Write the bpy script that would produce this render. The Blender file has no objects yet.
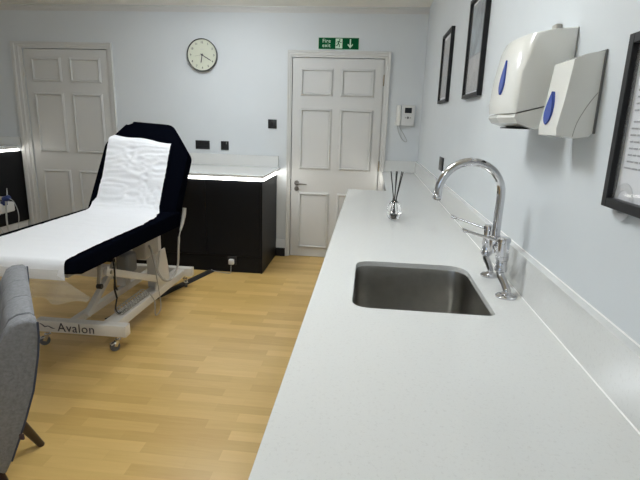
import bpy, bmesh, math, random
from mathutils import Vector, Matrix, noise
PI = math.pi
random.seed(7)
C = bpy.context.scene.collection
D = 4.763          # depth of the back wall from the camera
CZ = 2.39          # ceiling height

# ------------------------------------------------------------------ materials
def base_mat(name):
    m = bpy.data.materials.new(name); m.use_nodes = True
    nt = m.node_tree
    return m, nt, nt.nodes['Principled BSDF']

def mat(name, col, rough=0.5, metal=0.0, spec=0.5, var=0.0, vscale=8.0, bump=0.0, bscale=60.0, coat=0.0,
        trans=0.0, ior=1.45, sheen=0.0, alpha=1.0, aniso=None):
    m, nt, b = base_mat(name)
    b.inputs['Base Color'].default_value = (*col, 1)
    b.inputs['Roughness'].default_value = rough
    b.inputs['Metallic'].default_value = metal
    b.inputs['Specular IOR Level'].default_value = spec
    b.inputs['Coat Weight'].default_value = coat
    b.inputs['Coat Roughness'].default_value = 0.05
    b.inputs['Transmission Weight'].default_value = trans
    b.inputs['IOR'].default_value = ior
    b.inputs['Sheen Weight'].default_value = sheen
    b.inputs['Alpha'].default_value = alpha
    tc = nt.nodes.new('ShaderNodeTexCoord')
    if var > 0:
        n = nt.nodes.new('ShaderNodeTexNoise'); n.inputs['Scale'].default_value = vscale
        n.inputs['Detail'].default_value = 6
        nt.links.new(tc.outputs['Object'], n.inputs['Vector'])
        r = nt.nodes.new('ShaderNodeValToRGB')
        lo = [c*(1-var) for c in col]; hi = [min(1, c*(1+var)) for c in col]
        r.color_ramp.elements[0].position = .3; r.color_ramp.elements[1].position = .7
        r.color_ramp.elements[0].color = (*lo, 1); r.color_ramp.elements[1].color = (*hi, 1)
        nt.links.new(n.outputs['Fac'], r.inputs['Fac']); nt.links.new(r.outputs['Color'], b.inputs['Base Color'])
    if bump > 0:
        n = nt.nodes.new('ShaderNodeTexNoise'); n.inputs['Scale'].default_value = bscale
        n.inputs['Detail'].default_value = 4
        nt.links.new(tc.outputs['Object'], n.inputs['Vector'])
        u = nt.nodes.new('ShaderNodeBump'); u.inputs['Strength'].default_value = bump
        u.inputs['Distance'].default_value = 0.004
        nt.links.new(n.outputs['Fac'], u.inputs['Height']); nt.links.new(u.outputs['Normal'], b.inputs['Normal'])
    return m

def emit(name, col, s):
    m, nt, b = base_mat(name)
    b.inputs['Base Color'].default_value = (*col, 1)
    b.inputs['Emission Color'].default_value = (*col, 1)
    b.inputs['Emission Strength'].default_value = s
    return m

def floor_mat():
    m, nt, b = base_mat('oak_strip_floor')
    N = nt.nodes.new; L = nt.links.new
    tc = N('ShaderNodeTexCoord'); mp = N('ShaderNodeMapping')
    L(tc.outputs['Object'], mp.inputs['Vector'])
    br = N('ShaderNodeTexBrick')
    br.offset = 0.37; br.offset_frequency = 2; br.squash = 1.0
    br.inputs['Scale'].default_value = 1.0
    br.inputs['Brick Width'].default_value = 0.34
    br.inputs['Row Height'].default_value = 0.066
    br.inputs['Mortar Size'].default_value = 0.0007
    br.inputs['Mortar Smooth'].default_value = 0.3
    br.inputs['Bias'].default_value = 0.0
    br.inputs['Color1'].default_value = (0.0, 0.0, 0.0, 1)
    br.inputs['Color2'].default_value = (1, 1, 1, 1)
    br.inputs['Mortar'].default_value = (0.35, 0.35, 0.35, 1)
    L(mp.outputs['Vector'], br.inputs['Vector'])
    mp2 = N('ShaderNodeMapping'); mp2.inputs['Scale'].default_value = (2.2, 26, 1)
    L(tc.outputs['Object'], mp2.inputs['Vector'])
    ns = N('ShaderNodeTexNoise'); ns.inputs['Scale'].default_value = 2.2; ns.inputs['Detail'].default_value = 7
    ns.inputs['Distortion'].default_value = 0.5
    L(mp2.outputs['Vector'], ns.inputs['Vector'])
    mx = N('ShaderNodeMath'); mx.operation = 'MULTIPLY_ADD'
    mx.inputs[1].default_value = 0.62
    m2 = N('ShaderNodeMath'); m2.operation = 'MULTIPLY'; m2.inputs[1].default_value = 0.50
    L(ns.outputs['Fac'], m2.inputs[0])
    L(br.outputs['Color'], mx.inputs[0]); L(m2.outputs[0], mx.inputs[2])
    r = N('ShaderNodeValToRGB')
    e = r.color_ramp.elements
    e[0].position = 0.05; e[0].color = (0.475, 0.292, 0.083, 1)
    e[1].position = 0.95; e[1].color = (0.68, 0.465, 0.172, 1)
    k = e.new(0.5); k.color = (0.575, 0.380, 0.126, 1)
    L(mx.outputs[0], r.inputs['Fac'])
    L(r.outputs['Color'], b.inputs['Base Color'])
    b.inputs['Roughness'].default_value = 0.34
    b.inputs['Specular IOR Level'].default_value = 0.45
    bp = N('ShaderNodeBump'); bp.inputs['Strength'].default_value = 0.08; bp.inputs['Distance'].default_value = 0.002
    L(ns.outputs['Fac'], bp.inputs['Height']); L(bp.outputs['Normal'], b.inputs['Normal'])
    return m

def quartz_mat():
    m, nt, b = base_mat('white_speckled_quartz')
    N = nt.nodes.new; L = nt.links.new
    tc = N('ShaderNodeTexCoord')
    v = N('ShaderNodeTexVoronoi'); v.inputs['Scale'].default_value = 420
    L(tc.outputs['Object'], v.inputs['Vector'])
    n = N('ShaderNodeTexNoise'); n.inputs['Scale'].default_value = 160; n.inputs['Detail'].default_value = 3
    L(tc.outputs['Object'], n.inputs['Vector'])
    a = N('ShaderNodeMath'); a.operation = 'MULTIPLY_ADD'; a.inputs[1].default_value = 0.35
    L(v.outputs['Distance'], a.inputs[0]); L(n.outputs['Fac'], a.inputs[2])
    r = N('ShaderNodeValToRGB'); e = r.color_ramp.elements
    e[0].position = 0.42; e[0].color = (0.66, 0.66, 0.645, 1)
    e[1].position = 0.60; e[1].color = (0.72, 0.725, 0.71, 1)
    L(a.outputs[0], r.inputs['Fac']); L(r.outputs['Color'], b.inputs['Base Color'])
    b.inputs['Roughness'].default_value = 0.11
    b.inputs['Specular IOR Level'].default_value = 0.5
    return m

M = {}
M['wall'] = mat('pale_blue_grey_paint', (0.655, 0.685, 0.705), 0.6, var=0.015, vscale=3, bump=0.05, bscale=120, spec=0.25)
M['ceiling'] = mat('cream_ceiling_paint', (0.93, 0.915, 0.86), 0.9, spec=0.1, bump=0.05, bscale=60)
M['trim'] = mat('white_gloss_woodwork', (0.62, 0.62, 0.605), 0.36, bump=0.03, bscale=40)
M['floor'] = floor_mat()
M['quartz'] = quartz_mat()
M['silicone'] = mat('white_silicone', (0.85, 0.85, 0.83), 0.3)
M['black_cab'] = mat('matt_black_laminate', (0.0065, 0.007, 0.009), 0.45, spec=0.22, bump=0.03, bscale=200)
M['cavity'] = mat('dark_hole_shade', (0.01, 0.01, 0.01), 0.8)  # near-black stands in for the shade inside socket holes and towel slot
M['led'] = emit('led_white', (1.0, 0.98, 0.92), 12.0)
M['velour'] = mat('black_velour', (0.0022, 0.0028, 0.0055), 1.0, spec=0.0, bump=0.3, bscale=300)
M['paper'] = mat('white_couch_paper', (0.87, 0.885, 0.92), 0.75, spec=0.2, bump=0.25, bscale=90)
M['film'] = mat('translucent_plastic_film', (0.66, 0.64, 0.57), 0.25, alpha=0.21, spec=0.5, bump=0.4, bscale=14)
M['frame_white'] = mat('off_white_powder_coat', (0.66, 0.63, 0.58), 0.38, bump=0.04, bscale=300)
M['frame_grey'] = mat('grey_plastic', (0.16, 0.16, 0.155), 0.5)
M['beige_plastic'] = mat('beige_plastic', (0.36, 0.34, 0.30), 0.45)
M['ink'] = mat('dark_grey_ink', (0.045, 0.04, 0.055), 0.5)
M['chrome'] = mat('polished_chrome', (0.62, 0.62, 0.64), 0.09, metal=1)
M['handle'] = mat('satin_nickel', (0.26, 0.25, 0.24), 0.3, metal=1)
M['zinc'] = mat('dull_zinc', (0.55, 0.55, 0.54), 0.28, metal=1)
M['steel'] = mat('brushed_stainless_steel', (0.40, 0.39, 0.365), 0.30, metal=1, bump=0.10, bscale=160, var=0.06, vscale=30)
M['black_rubber'] = mat('black_rubber', (0.012, 0.012, 0.013), 0.6)
M['grey_rubber'] = mat('grey_tyre_rubber', (0.10, 0.10, 0.10), 0.6)
M['black_plastic'] = mat('black_plastic', (0.014, 0.014, 0.016), 0.35)
M['black_frame'] = mat('satin_black_frame', (0.012, 0.012, 0.013), 0.45, spec=0.3)
M['white_plastic'] = mat('white_glossy_plastic', (0.79, 0.785, 0.74), 0.20, coat=0.3)
M['white_plastic2'] = mat('white_plastic', (0.66, 0.66, 0.65), 0.35)
M['blue_plastic'] = mat('blue_window_plastic', (0.035, 0.075, 0.36), 0.18)
M['fabric'] = mat('grey_wool_fabric', (0.23, 0.235, 0.25), 0.95, spec=0.1, var=0.16, vscale=110, bump=0.7, bscale=260, sheen=0.1)
M['fabric_seam'] = mat('dark_grey_piping', (0.07, 0.08, 0.11), 0.9, spec=0.1)
M['dark_wood'] = mat('dark_walnut_wood', (0.030, 0.014, 0.008), 0.35, var=0.4, vscale=14)
M['brass'] = mat('aged_brass', (0.30, 0.25, 0.17), 0.35, metal=1)
M['green'] = mat('exit_sign_green', (0.0, 0.085, 0.026), 0.6, spec=0.1)
M['sign_white'] = mat('sign_pale_green_white', (0.60, 0.78, 0.62), 0.5)
M['sign_edge'] = mat('sign_pale_rim', (0.50, 0.66, 0.53), 0.5)
M['clock_rim'] = mat('charcoal_clock_case', (0.045, 0.045, 0.045), 0.35)
M['clock_face'] = mat('cream_clock_face', (0.66, 0.68, 0.56), 0.5)
M['glass'] = mat('clear_glass', (1, 1, 1), 0.0, trans=1.0, ior=1.45)
M['pane'] = mat('picture_glass', (1, 1, 1), 0.02, alpha=0.10, spec=0.8)
M['liquid'] = mat('dark_fragrance_oil', (0.006, 0.005, 0.005), 0.1)
M['reed'] = mat('black_fibre_reed', (0.008, 0.008, 0.008), 0.7)
M['doc_paper'] = mat('printed_paper', (0.74, 0.75, 0.78), 0.6)
M['doc_ink'] = mat('grey_print', (0.28, 0.28, 0.30), 0.6)
M['doc_pale'] = mat('pale_grey_print', (0.55, 0.56, 0.58), 0.6)
M['screen'] = mat('dark_screen', (0.02, 0.022, 0.024), 0.12)
M['art'] = mat('grey_blue_photo_print', (0.25, 0.29, 0.32), 0.5, var=0.55, vscale=9)
M['art2'] = mat('pale_grey_print_field', (0.42, 0.42, 0.42), 0.5, var=0.12, vscale=20)
M['blue_rubber'] = mat('blue_connector', (0.02, 0.04, 0.16), 0.35)
M['clear_tube'] = mat('pale_grey_tubing', (0.38, 0.39, 0.38), 0.3)
M['red_tag'] = mat('dark_label', (0.06, 0.035, 0.04), 0.8)

# ------------------------------------------------------------------ mesh helpers
ORG = {}
def obj(name, bm, m, parent=None, label=None, smooth=35, org=None):
    o0 = ORG.get(parent, Vector((0, 0, 0))) if parent else (Vector(org) if org else Vector((0, 0, 0)))
    bmesh.ops.recalc_face_normals(bm, faces=bm.faces)
    if o0.length > 0: bmesh.ops.translate(bm, verts=bm.verts, vec=-o0)
    me = bpy.data.meshes.new(name); bm.to_mesh(me); bm.free()
    if smooth:
        for p in me.polygons: p.use_smooth = True
        me.set_sharp_from_angle(angle=math.radians(smooth))
    for mm in (m if isinstance(m, (list, tuple)) else [m]): me.materials.append(M[mm])
    o = bpy.data.objects.new(name, me); C.objects.link(o)
    if parent: o.parent = parent
    else: o.location = o0
    ORG[o] = o0
    if label: o['label'] = label
    return o

def thing(name, loc, label, cat, group=None):
    o = bpy.data.objects.new(name, None); C.objects.link(o)
    o.location = loc; o.empty_display_size = 0.1
    ORG[o] = Vector(loc)
    o['label'] = label; o['category'] = cat
    if group: o['group'] = group
    return o

def tag(o, label, cat, group=None):
    o['label'] = label; o['category'] = cat
    if group: o['group'] = group
    return o

def struct(name, bm, m, parent=None, smooth=35):
    o = obj(name, bm, m, parent, smooth=smooth)
    if parent is None: o['kind'] = 'structure'
    return o

def nb(): return bmesh.new()

def box(bm, x0, x1, y0, y1, z0, z1, bev=0.0, seg=2, rot=None, piv=None):
    t = bmesh.new()
    bmesh.ops.create_cube(t, size=1)
    for v in t.verts:
        v.co = Vector(((x0+x1)/2 + v.co.x*(x1-x0), (y0+y1)/2 + v.co.y*(y1-y0), (z0+z1)/2 + v.co.z*(z1-z0)))
    if bev > 0:
        bmesh.ops.bevel(t, geom=t.edges[:], offset=bev, segments=seg, profile=0.5, affect='EDGES', clamp_overlap=True)
    if rot is not None:
        p = Vector(piv) if piv else Vector(((x0+x1)/2, (y0+y1)/2, (z0+z1)/2))
        for v in t.verts: v.co = p + rot @ (v.co - p)
    merge(bm, t)
    return bm

def merge(bm, t):
    mp = {}
    for v in t.verts: mp[v] = bm.verts.new(v.co)
    for f in t.faces:
        nf = bm.faces.new([mp[v] for v in f.verts]); nf.material_index = f.material_index
    t.free()

def beam(bm, a, b, w, h, bev=0.003, up=(0, 0, 1)):
    a, b = Vector(a), Vector(b); d = b-a; L = d.length; d.normalize()
    s = d.cross(Vector(up)).normalized(); u = s.cross(d)
    R = Matrix((s, d, u)).transposed()
    t = bmesh.new(); box(t, -w/2, w/2, 0, L, -h/2, h/2, bev)
    for v in t.verts: v.co = a + R @ v.co
    merge(bm, t)

def cyl(bm, a, b, r, r2=None, seg=24, bev=0.0):
    a, b = Vector(a), Vector(b); d = b-a; r2 = r if r2 is None else r2
    q = d.to_track_quat('Z', 'Y'); L = d.length
    prof = [(0, 0), (r-bev, 0), (r, bev), (r2, L-bev), (r2-bev, L), (0, L)] if bev > 0 else [(0, 0), (r, 0), (r2, L), (0, L)]
    lathe(bm, prof, a, q, seg)

def lathe(bm, prof, c, q=None, seg=32, sx=1, sy=1):
    c = Vector(c); rings = []
    for r, z in prof:
        if r < 1e-6:
            p = Vector((0, 0, z)); rings.append([bm.verts.new(c + (q @ p if q else p))])
        else:
            ring = []
            for k in range(seg):
                a = 2*PI*k/seg; p = Vector((r*math.cos(a)*sx, r*math.sin(a)*sy, z))
                ring.append(bm.verts.new(c + (q @ p if q else p)))
            rings.append(ring)
    for A, B in zip(rings, rings[1:]):
        for k in range(seg):
            k2 = (k+1) % seg
            if len(A) == 1 and len(B) == 1: break
            if len(A) == 1: bm.faces.new((A[0], B[k], B[k2]))
            elif len(B) == 1: bm.faces.new((A[k], B[0], A[k2]))
            else: bm.faces.new((A[k], B[k], B[k2], A[k2]))

def smooth_path(pts, n=6):
    P = [Vector(p) for p in pts]; out = []
    for i in range(len(P)-1):
        p0 = P[max(i-1, 0)]; p1 = P[i]; p2 = P[i+1]; p3 = P[min(i+2, len(P)-1)]
        for k in range(n):
            t = k/n
            out.append(0.5*((2*p1)+(p2-p0)*t+(2*p0-5*p1+4*p2-p3)*t*t+(3*p1-p0-3*p2+p3)*t**3))
    out.append(P[-1]); return out

def tube(bm, pts, r, seg=12, sm=0, cap=True):
    P = smooth_path(pts, sm) if sm else [Vector(p) for p in pts]
    n = len(P); rr = r if isinstance(r, (list, tuple)) else None
    rings = []; t0 = (P[1]-P[0]).normalized()
    nrm = t0.orthogonal().normalized()
    for i, p in enumerate(P):
        t = (P[min(i+1, n-1)]-P[max(i-1, 0)]).normalized()
        nrm = (nrm - t*nrm.dot(t)).normalized(); bn = t.cross(nrm)
        if rr:
            f = i/(n-1)*(len(rr)-1); k = min(int(f), len(rr)-2); R = rr[k]+(rr[k+1]-rr[k])*(f-k)
        else: R = r
        rings.append([bm.verts.new(p + R*(math.cos(2*PI*k/seg)*nrm+math.sin(2*PI*k/seg)*bn)) for k in range(seg)])
    for A, B in zip(rings, rings[1:]):
        for k in range(seg): bm.faces.new((A[k], A[(k+1) % seg], B[(k+1) % seg], B[k]))
    if cap: bm.faces.new(rings[0][::-1]); bm.faces.new(rings[-1])

def prism(bm, poly, fn, t0, t1, bev=0.0, seg=2):
    """poly: 2-D outline; fn(u, v, t) -> point; extruded from t0 to t1"""
    t = bmesh.new()
    A = [t.verts.new((u, v, t0)) for u, v in poly]; B = [t.verts.new((u, v, t1)) for u, v in poly]
    n = len(poly)
    t.faces.new(A[::-1]); t.faces.new(B)
    for k in range(n): t.faces.new((A[k], A[(k+1) % n], B[(k+1) % n], B[k]))
    if bev > 0:
        ed = [e for e in t.edges if abs(e.verts[0].co.z-e.verts[1].co.z) < 1e-9]
        bmesh.ops.bevel(t, geom=ed, offset=bev, segments=seg, profile=0.5, affect='EDGES', clamp_overlap=True)
    for v in t.verts: v.co = Vector(fn(*v.co))
    bmesh.ops.recalc_face_normals(t, faces=t.faces)
    merge(bm, t)

def round_poly(poly, r, n=5):
    out = []; m = len(poly)
    for i in range(m):
        p = Vector(poly[i]); a = (Vector(poly[i-1])-p); b = (Vector(poly[(i+1) % m])-p)
        rr = r[i] if isinstance(r, (list, tuple)) else r
        d = min(rr, a.length*.48, b.length*.48)
        if d < 1e-5: out.append(tuple(p)); continue
        A = p+a.normalized()*d; B = p+b.normalized()*d
        for k in range(n+1):
            t = k/n; q = A*(1-t)**2+p*2*t*(1-t)+B*t*t; out.append((q.x, q.y))
    return out

def text(name, s, size, fn, m, parent, depth=0.0008, align='LEFT', label=None, spacing=1.0, line=1.0, bold=0.0):
    cu = bpy.data.curves.new(name, 'FONT'); cu.body = s; cu.size = size; cu.extrude = depth; cu.align_x = align
    cu.space_character = spacing; cu.space_line = line; cu.offset = bold; cu.resolution_u = 3
    t = bpy.data.objects.new(name+'_curve', cu); C.objects.link(t)
    dg = bpy.context.evaluated_depsgraph_get(); dg.update()
    me = bpy.data.meshes.new_from_object(t.evaluated_get(dg))
    bm = bmesh.new(); bm.from_mesh(me)
    bpy.data.objects.remove(t); bpy.data.curves.remove(cu); bpy.data.meshes.remove(me)
    for v in bm.verts: v.co = Vector(fn(*v.co))
    for f in bm.faces: f.material_index = 0
    return obj(name, bm, m, parent, label=label, smooth=0)

# ------------------------------------------------------------------ the room shell
XL, YR = -5.15, -2.6
struct('floor', box(nb(), XL-.1, .1, YR-.1, D+.1, -.1, 0), 'floor', smooth=0)
struct('ceiling', box(nb(), XL-.1, .1, YR-.1, D+.1, CZ, CZ+.1), 'ceiling', smooth=0)
struct('wall_right', box(nb(), 0, .1, YR-.1, D+.1, 0, CZ), 'wall', smooth=0)
struct('wall_left', box(nb(), XL-.1, XL, YR-.1, D+.1, 0, CZ), 'wall', smooth=0)
# back wall with two door openings
RD = (-1.2375, -0.3755, 1.948)
LD = (-3.970, -3.090, 1.987)
g = .006
bm = nb()
xs = [XL, LD[0]-g, LD[1]+g, RD[0]-g, RD[1]+g, 0]
for i in (0, 2, 4): box(bm, xs[i], xs[i+1], D, D+.12, 0, CZ)
box(bm, xs[1], xs[2], D, D+.12, LD[2]+g, CZ); box(bm, xs[3], xs[4], D, D+.12, RD[2]+g, CZ)
struct('wall_back', bm, 'wall', smooth=0)
# wall behind the camera with an unseen window, added for its cool light
WX0, WX1, WZ0, WZ1 = -3.9, -1.7, .95, 2.1
bm = nb()
box(bm, XL, WX0, YR-.12, YR, 0, CZ); box(bm, WX1, 0, YR-.12, YR, 0, CZ)
box(bm, WX0, WX1, YR-.12, YR, 0, WZ0); box(bm, WX0, WX1, YR-.12, YR, WZ1, CZ)
struct('wall_front', bm, 'wall', smooth=0)
w = struct('added_window_1', box(box(nb(), WX0, WX1, YR-.10, YR-.04, WZ0, WZ0+.05), WX0, WX1, YR-.10, YR-.04, WZ1-.05, WZ1), 'trim')
bm = nb()
for x in (WX0, (WX0+WX1)/2-.025, WX1-.05): box(bm, x, x+.05, YR-.10, YR-.04, WZ0+.05, WZ1-.05)
obj('added_window_frame', bm, 'trim', w)
obj('pane', box(nb(), WX0+.05, WX1-.05, YR-.075, YR-.07, WZ0+.05, WZ1-.05), 'pane', w, smooth=0)

# cornice: small stepped cove along ceiling
def cornice(name, a, b, inward):
    a, b = Vector(a), Vector(b); iv = Vector(inward)
    prof = [(0, 0), (0, -.052), (.007, -.052), (.009, -.040), (.020, -.030), (.024, -.016), (.034, -.010), (.036, 0)]
    bm = nb()
    prism(bm, prof, lambda u, v, t: a + iv*u + Vector((0, 0, v)) + (b-a)*t, 0, 1)
    return struct(name, bm, 'trim')
cornice('trim_1', (XL, D, CZ), (0, D, CZ), (0, -1, 0))

def architrave(name, x0, x1, ztop, ox0, ox1, oz):
    """moulded door surround, mitred at the corners"""
    prof = [(0, 0), (0, .010), (.25, .012), (.32, .018), (.62, .018), (.70, .024), (.96, .026), (1, .020), (1, 0)]  # t across (0 inner, 1 outer), proud
    inner = [(x0, 0), (x0, ztop), (x1, ztop), (x1, 0)]; outer = [(ox0, 0), (ox0, oz), (ox1, oz), (ox1, 0)]
    bm = nb(); rows = []
    for (ix, iz), (qx, qz) in zip(inner, outer):
        rows.append([bm.verts.new((ix+(qx-ix)*t, D-.0005-p, iz+(qz-iz)*t)) for t, p in prof])
    for A, B in zip(rows, rows[1:]):
        for k in range(len(prof)-1): bm.faces.new((A[k], A[k+1], B[k+1], B[k]))
        bm.faces.new((A[-1], A[0], B[0], B[-1]))
    bm.faces.new(rows[0]); bm.faces.new(rows[-1])
    return struct(name, bm, 'trim', smooth=25)
architrave('trim_3', RD[0]-g, RD[1]+g, RD[2]+g, -1.285, -.314, 2.015)
architrave('trim_4', LD[0]-g, LD[1]+g, LD[2]+g, -4.085, -3.028, 2.052)
# door stops / lining behind the gap
for nm, (a, b, h) in (('trim_5', RD), ('trim_6', LD)):
    bm = nb()
    box(bm, a-g, a+.012, D+.045, D+.12, 0, h+g); box(bm, b-.012, b+g, D+.045, D+.12, 0, h+g); box(bm, a+.012, b-.012, D+.045, D+.12, h-.012, h+g)
    box(bm, a+.012, b-.012, D+.1, D+.12, 0, h-.012)
    struct(nm, bm, 'trim')

def panel_mould(bm, x0, x1, z0, z1, y, w=.024, h=.017):
    """raised picture-frame moulding round a door panel"""
    prof = [(0, 0), (.15, .5), (.35, .55), (.5, 1.0), (.75, 1.0), (1, .0)]
    rows = []
    for sx, sz in ((0, 0), (0, 1), (1, 1), (1, 0)):
        cx = x0 if sx == 0 else x1; cz = z0 if sz == 0 else z1
        dx = 1 if sx == 0 else -1; dz = 1 if sz == 0 else -1
        rows.append([bm.verts.new((cx+dx*w*t, y-h*p, cz+dz*w*t)) for t, p in prof])
    for i in range(4):
        A, B = rows[i], rows[(i+1) % 4]
        for k in range(len(prof)-1): bm.faces.new((A[k], A[k+1], B[k+1], B[k]))

def door(name, dr, cols, rows_, yf):
    x0, x1, h = dr
    bm = nb(); box(bm, x0, x1, yf, yf+.04, .004, h)
    d = struct(name, bm, 'trim', smooth=0)
    for (a, b) in cols:
        for (z0, z1) in rows_:
            bm = nb(); panel_mould(bm, a, b, z0, z1, yf+.0003)
            box(bm, a+.03, b-.03, yf-.003, yf+.001, z0+.03, z1-.03, .002, 1)
            obj('door_panel', bm, 'trim', d, smooth=20)
    return d
YF = D+.003
dR = door('door_1', RD, [(-1.160, -.848), (-.772, -.455)], [(1.605, 1.857), (.905, 1.490), (.095, .672)], YF)
dL = door('door_2', LD, [(-3.895, -3.580), (-3.490, -3.165)], [(1.675, 1.908), (.975, 1.570), (.12, .795)], YF)

def hinge(parent, x, z, m='brass'):
    bm = nb(); cyl(bm, (x, D-.012, z-.05), (x, D-.012, z+.05), .0055, seg=12)
    for k in (-.017, .017): cyl(bm, (x, D-.012, z+k-.001), (x, D-.012, z+k+.001), .0062, seg=12)
    box(bm, x-.004, x+.004, D-.010, D+.004, z-.05, z+.05)
    obj('hinge', bm, m, parent)
hinge(dR, RD[1]+.003, 1.76); hinge(dR, RD[1]+.003, .96)
hinge(dL, LD[0]-.003, 1.76, 'trim'); hinge(dL, LD[0]-.003, .27, 'trim')

# lever handle and thumb turn on the right-hand door
bm = nb(); cyl(bm, (-1.180, YF+.001, .762), (-1.180, YF-.010, .762), .025, bev=.002)
cyl(bm, (-1.180, YF-.008, .762), (-1.180, YF-.045, .762), .009)
tube(bm, [(-1.182, YF-.045, .762), (-1.15, YF-.047, .761), (-1.10, YF-.044, .757), (-1.075, YF-.040, .756)], [.010, .008, .007, .006], sm=5)
obj('door_handle', bm, 'handle', dR, label='dark silver lever handle on round rose')
bm = nb(); cyl(bm, (-1.180, YF+.001, .704), (-1.180, YF-.010, .704), .024, bev=.002)
cyl(bm, (-1.180, YF-.009, .704), (-1.180, YF-.022, .704), .008)
box(bm, -1.184, -1.176, YF-.034, YF-.020, .688, .720, .002)
obj('thumb_turn', bm, 'handle', dR, label='round lock with thumb turn below handle')
bm = nb(); box(bm, RD[0]-g+.0005, RD[0]-.0005, D+.004, D+.03, .68, .80)
obj('latch_plate', bm, 'black_plastic', dR)

# skirting boards
def skirt(name, a, b, nrm, h=.171, t=.018):
    a, b, n = Vector(a), Vector(b), Vector(nrm)
    prof = [(0, 0), (t, 0), (t, h-.035), (t*.75, h-.028), (t*.7, h-.012), (t*.3, h), (0, h)]
    bm = nb(); prism(bm, prof, lambda u, v, s: a+n*u+Vector((0, 0, v))+(b-a)*s, 0, 1)
    return struct(name, bm, 'trim')
skirt('baseboard_back', (-3.027, D, 0), (-1.2855, D, 0), (0, -1, 0))
skirt('baseboard_left', (XL, YR, 0), (XL, 4.1, 0), (1, 0, 0))
skirt('baseboard_front', (XL+.02, YR, 0), (0, YR, 0), (0, 1, 0))

# ------------------------------------------------------------------ long white worktop with upstand (right)
t = thing('worktop', (-.3, 1.5, .88), 'long glossy white quartz worktop with undermount sink along the right wall', 'worktop')
ZT = .91; ZB = .893
SX0, SX1, SY0, SY1 = -.492, -.128, 1.158, 1.590      # sink opening
def worktop_slab():
    bm = nb()
    outer = [(-.602, -1.0), (-.023, -1.0), (-.023, D-.0235), (-.314, D-.0235), (-.337, D-.0235), (-.337, 3.385), (-.602, 3.385)]
    outer = [(-.6035, -1.0), (-.001, -1.0), (-.001, D-.001), (-.3365, D-.001), (-.3365, 3.385), (-.6035, 3.385)]
    hole = round_poly([(SX0, SY0), (SX1, SY0), (SX1, SY1), (SX0, SY1)], [.05, .028, .075, .06], 8)
    for z in (ZB, ZT):
        pass
    from mathutils.geometry import delaunay_2d_cdt
    vs = [Vector(p) for p in outer]+[Vector(p) for p in hole]
    n, m_ = len(outer), len(hole)
    eds = [(i, (i+1) % n) for i in range(n)]+[(n+i, n+(i+1) % m_) for i in range(m_)]
    v2, e2, f2, *_ = delaunay_2d_cdt(vs, eds, [], 1, 1e-6)
    hx = lambda c: (SX0 < c.x < SX1 and SY0 < c.y < SY1)
    def inhole(c):
        r = False; h = hole; j = len(h)-1
        for i in range(len(h)):
            if (h[i][1] > c.y) != (h[j][1] > c.y) and c.x < (h[j][0]-h[i][0])*(c.y-h[i][1])/(h[j][1]-h[i][1])+h[i][0]: r = not r
            j = i
        return r
    def inside(c):
        if inhole(c): return False
        return not (c.x < -.3365 and c.y > 3.385)
    T = [bm.verts.new((v.x, v.y, ZT)) for v in v2]; B = [bm.verts.new((v.x, v.y, ZB)) for v in v2]
    for f in f2:
        c = sum((v2[i] for i in f), Vector((0, 0)))/len(f)
        if inside(c):
            bm.faces.new([T[i] for i in f]); bm.faces.new([B[i] for i in reversed(f)])
    for e in [e for e in bm.edges if len(e.link_faces) == 1 and e.verts[0].co.z > ZT-1e-4]:
        i, j = [list(T).index(v) for v in e.verts]
        bm.faces.new((T[i], T[j], B[j], B[i]))
    bmesh.ops.recalc_face_normals(bm, faces=bm.faces)
    top = [e for e in bm.edges if len(e.link_faces) == 2 and all(v.co.z > ZT-1e-4 for v in e.verts) and e.calc_face_angle() > 1]
    bmesh.ops.bevel(bm, geom=top, offset=.001, segments=1, profile=.5, affect='EDGES')
    return bm
obj('slab', worktop_slab(), 'quartz', t, smooth=40)
obj('upstand', box(nb(), -.0225, -.0005, -1.0, D-.001, ZT+.0002, ZT+.111, .0012, 1), 'quartz', t, smooth=0)
obj('upstand', box(nb(), -.312, -.023, D-.0225, D-.001, ZT+.0002, ZT+.111, .0012, 1), 'quartz', t, smooth=0)
bm = nb()
prism(bm, [(0, 0), (-.0022, 0), (0, .0022)], lambda u, v, s: (-.0226+u, -1+s*(D-.024+1), ZT+.0002+v), 0, 1)
obj('sealant', bm, 'silicone', t)
bm = nb()
prism(bm, [(0, 0), (-.003, 0), (0, .002)], lambda u, v, s: (-.0004+u, -1+s*(D+.99), ZT+.1112+v), 0, 1)
obj('sealant', bm, 'silicone', t)

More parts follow.
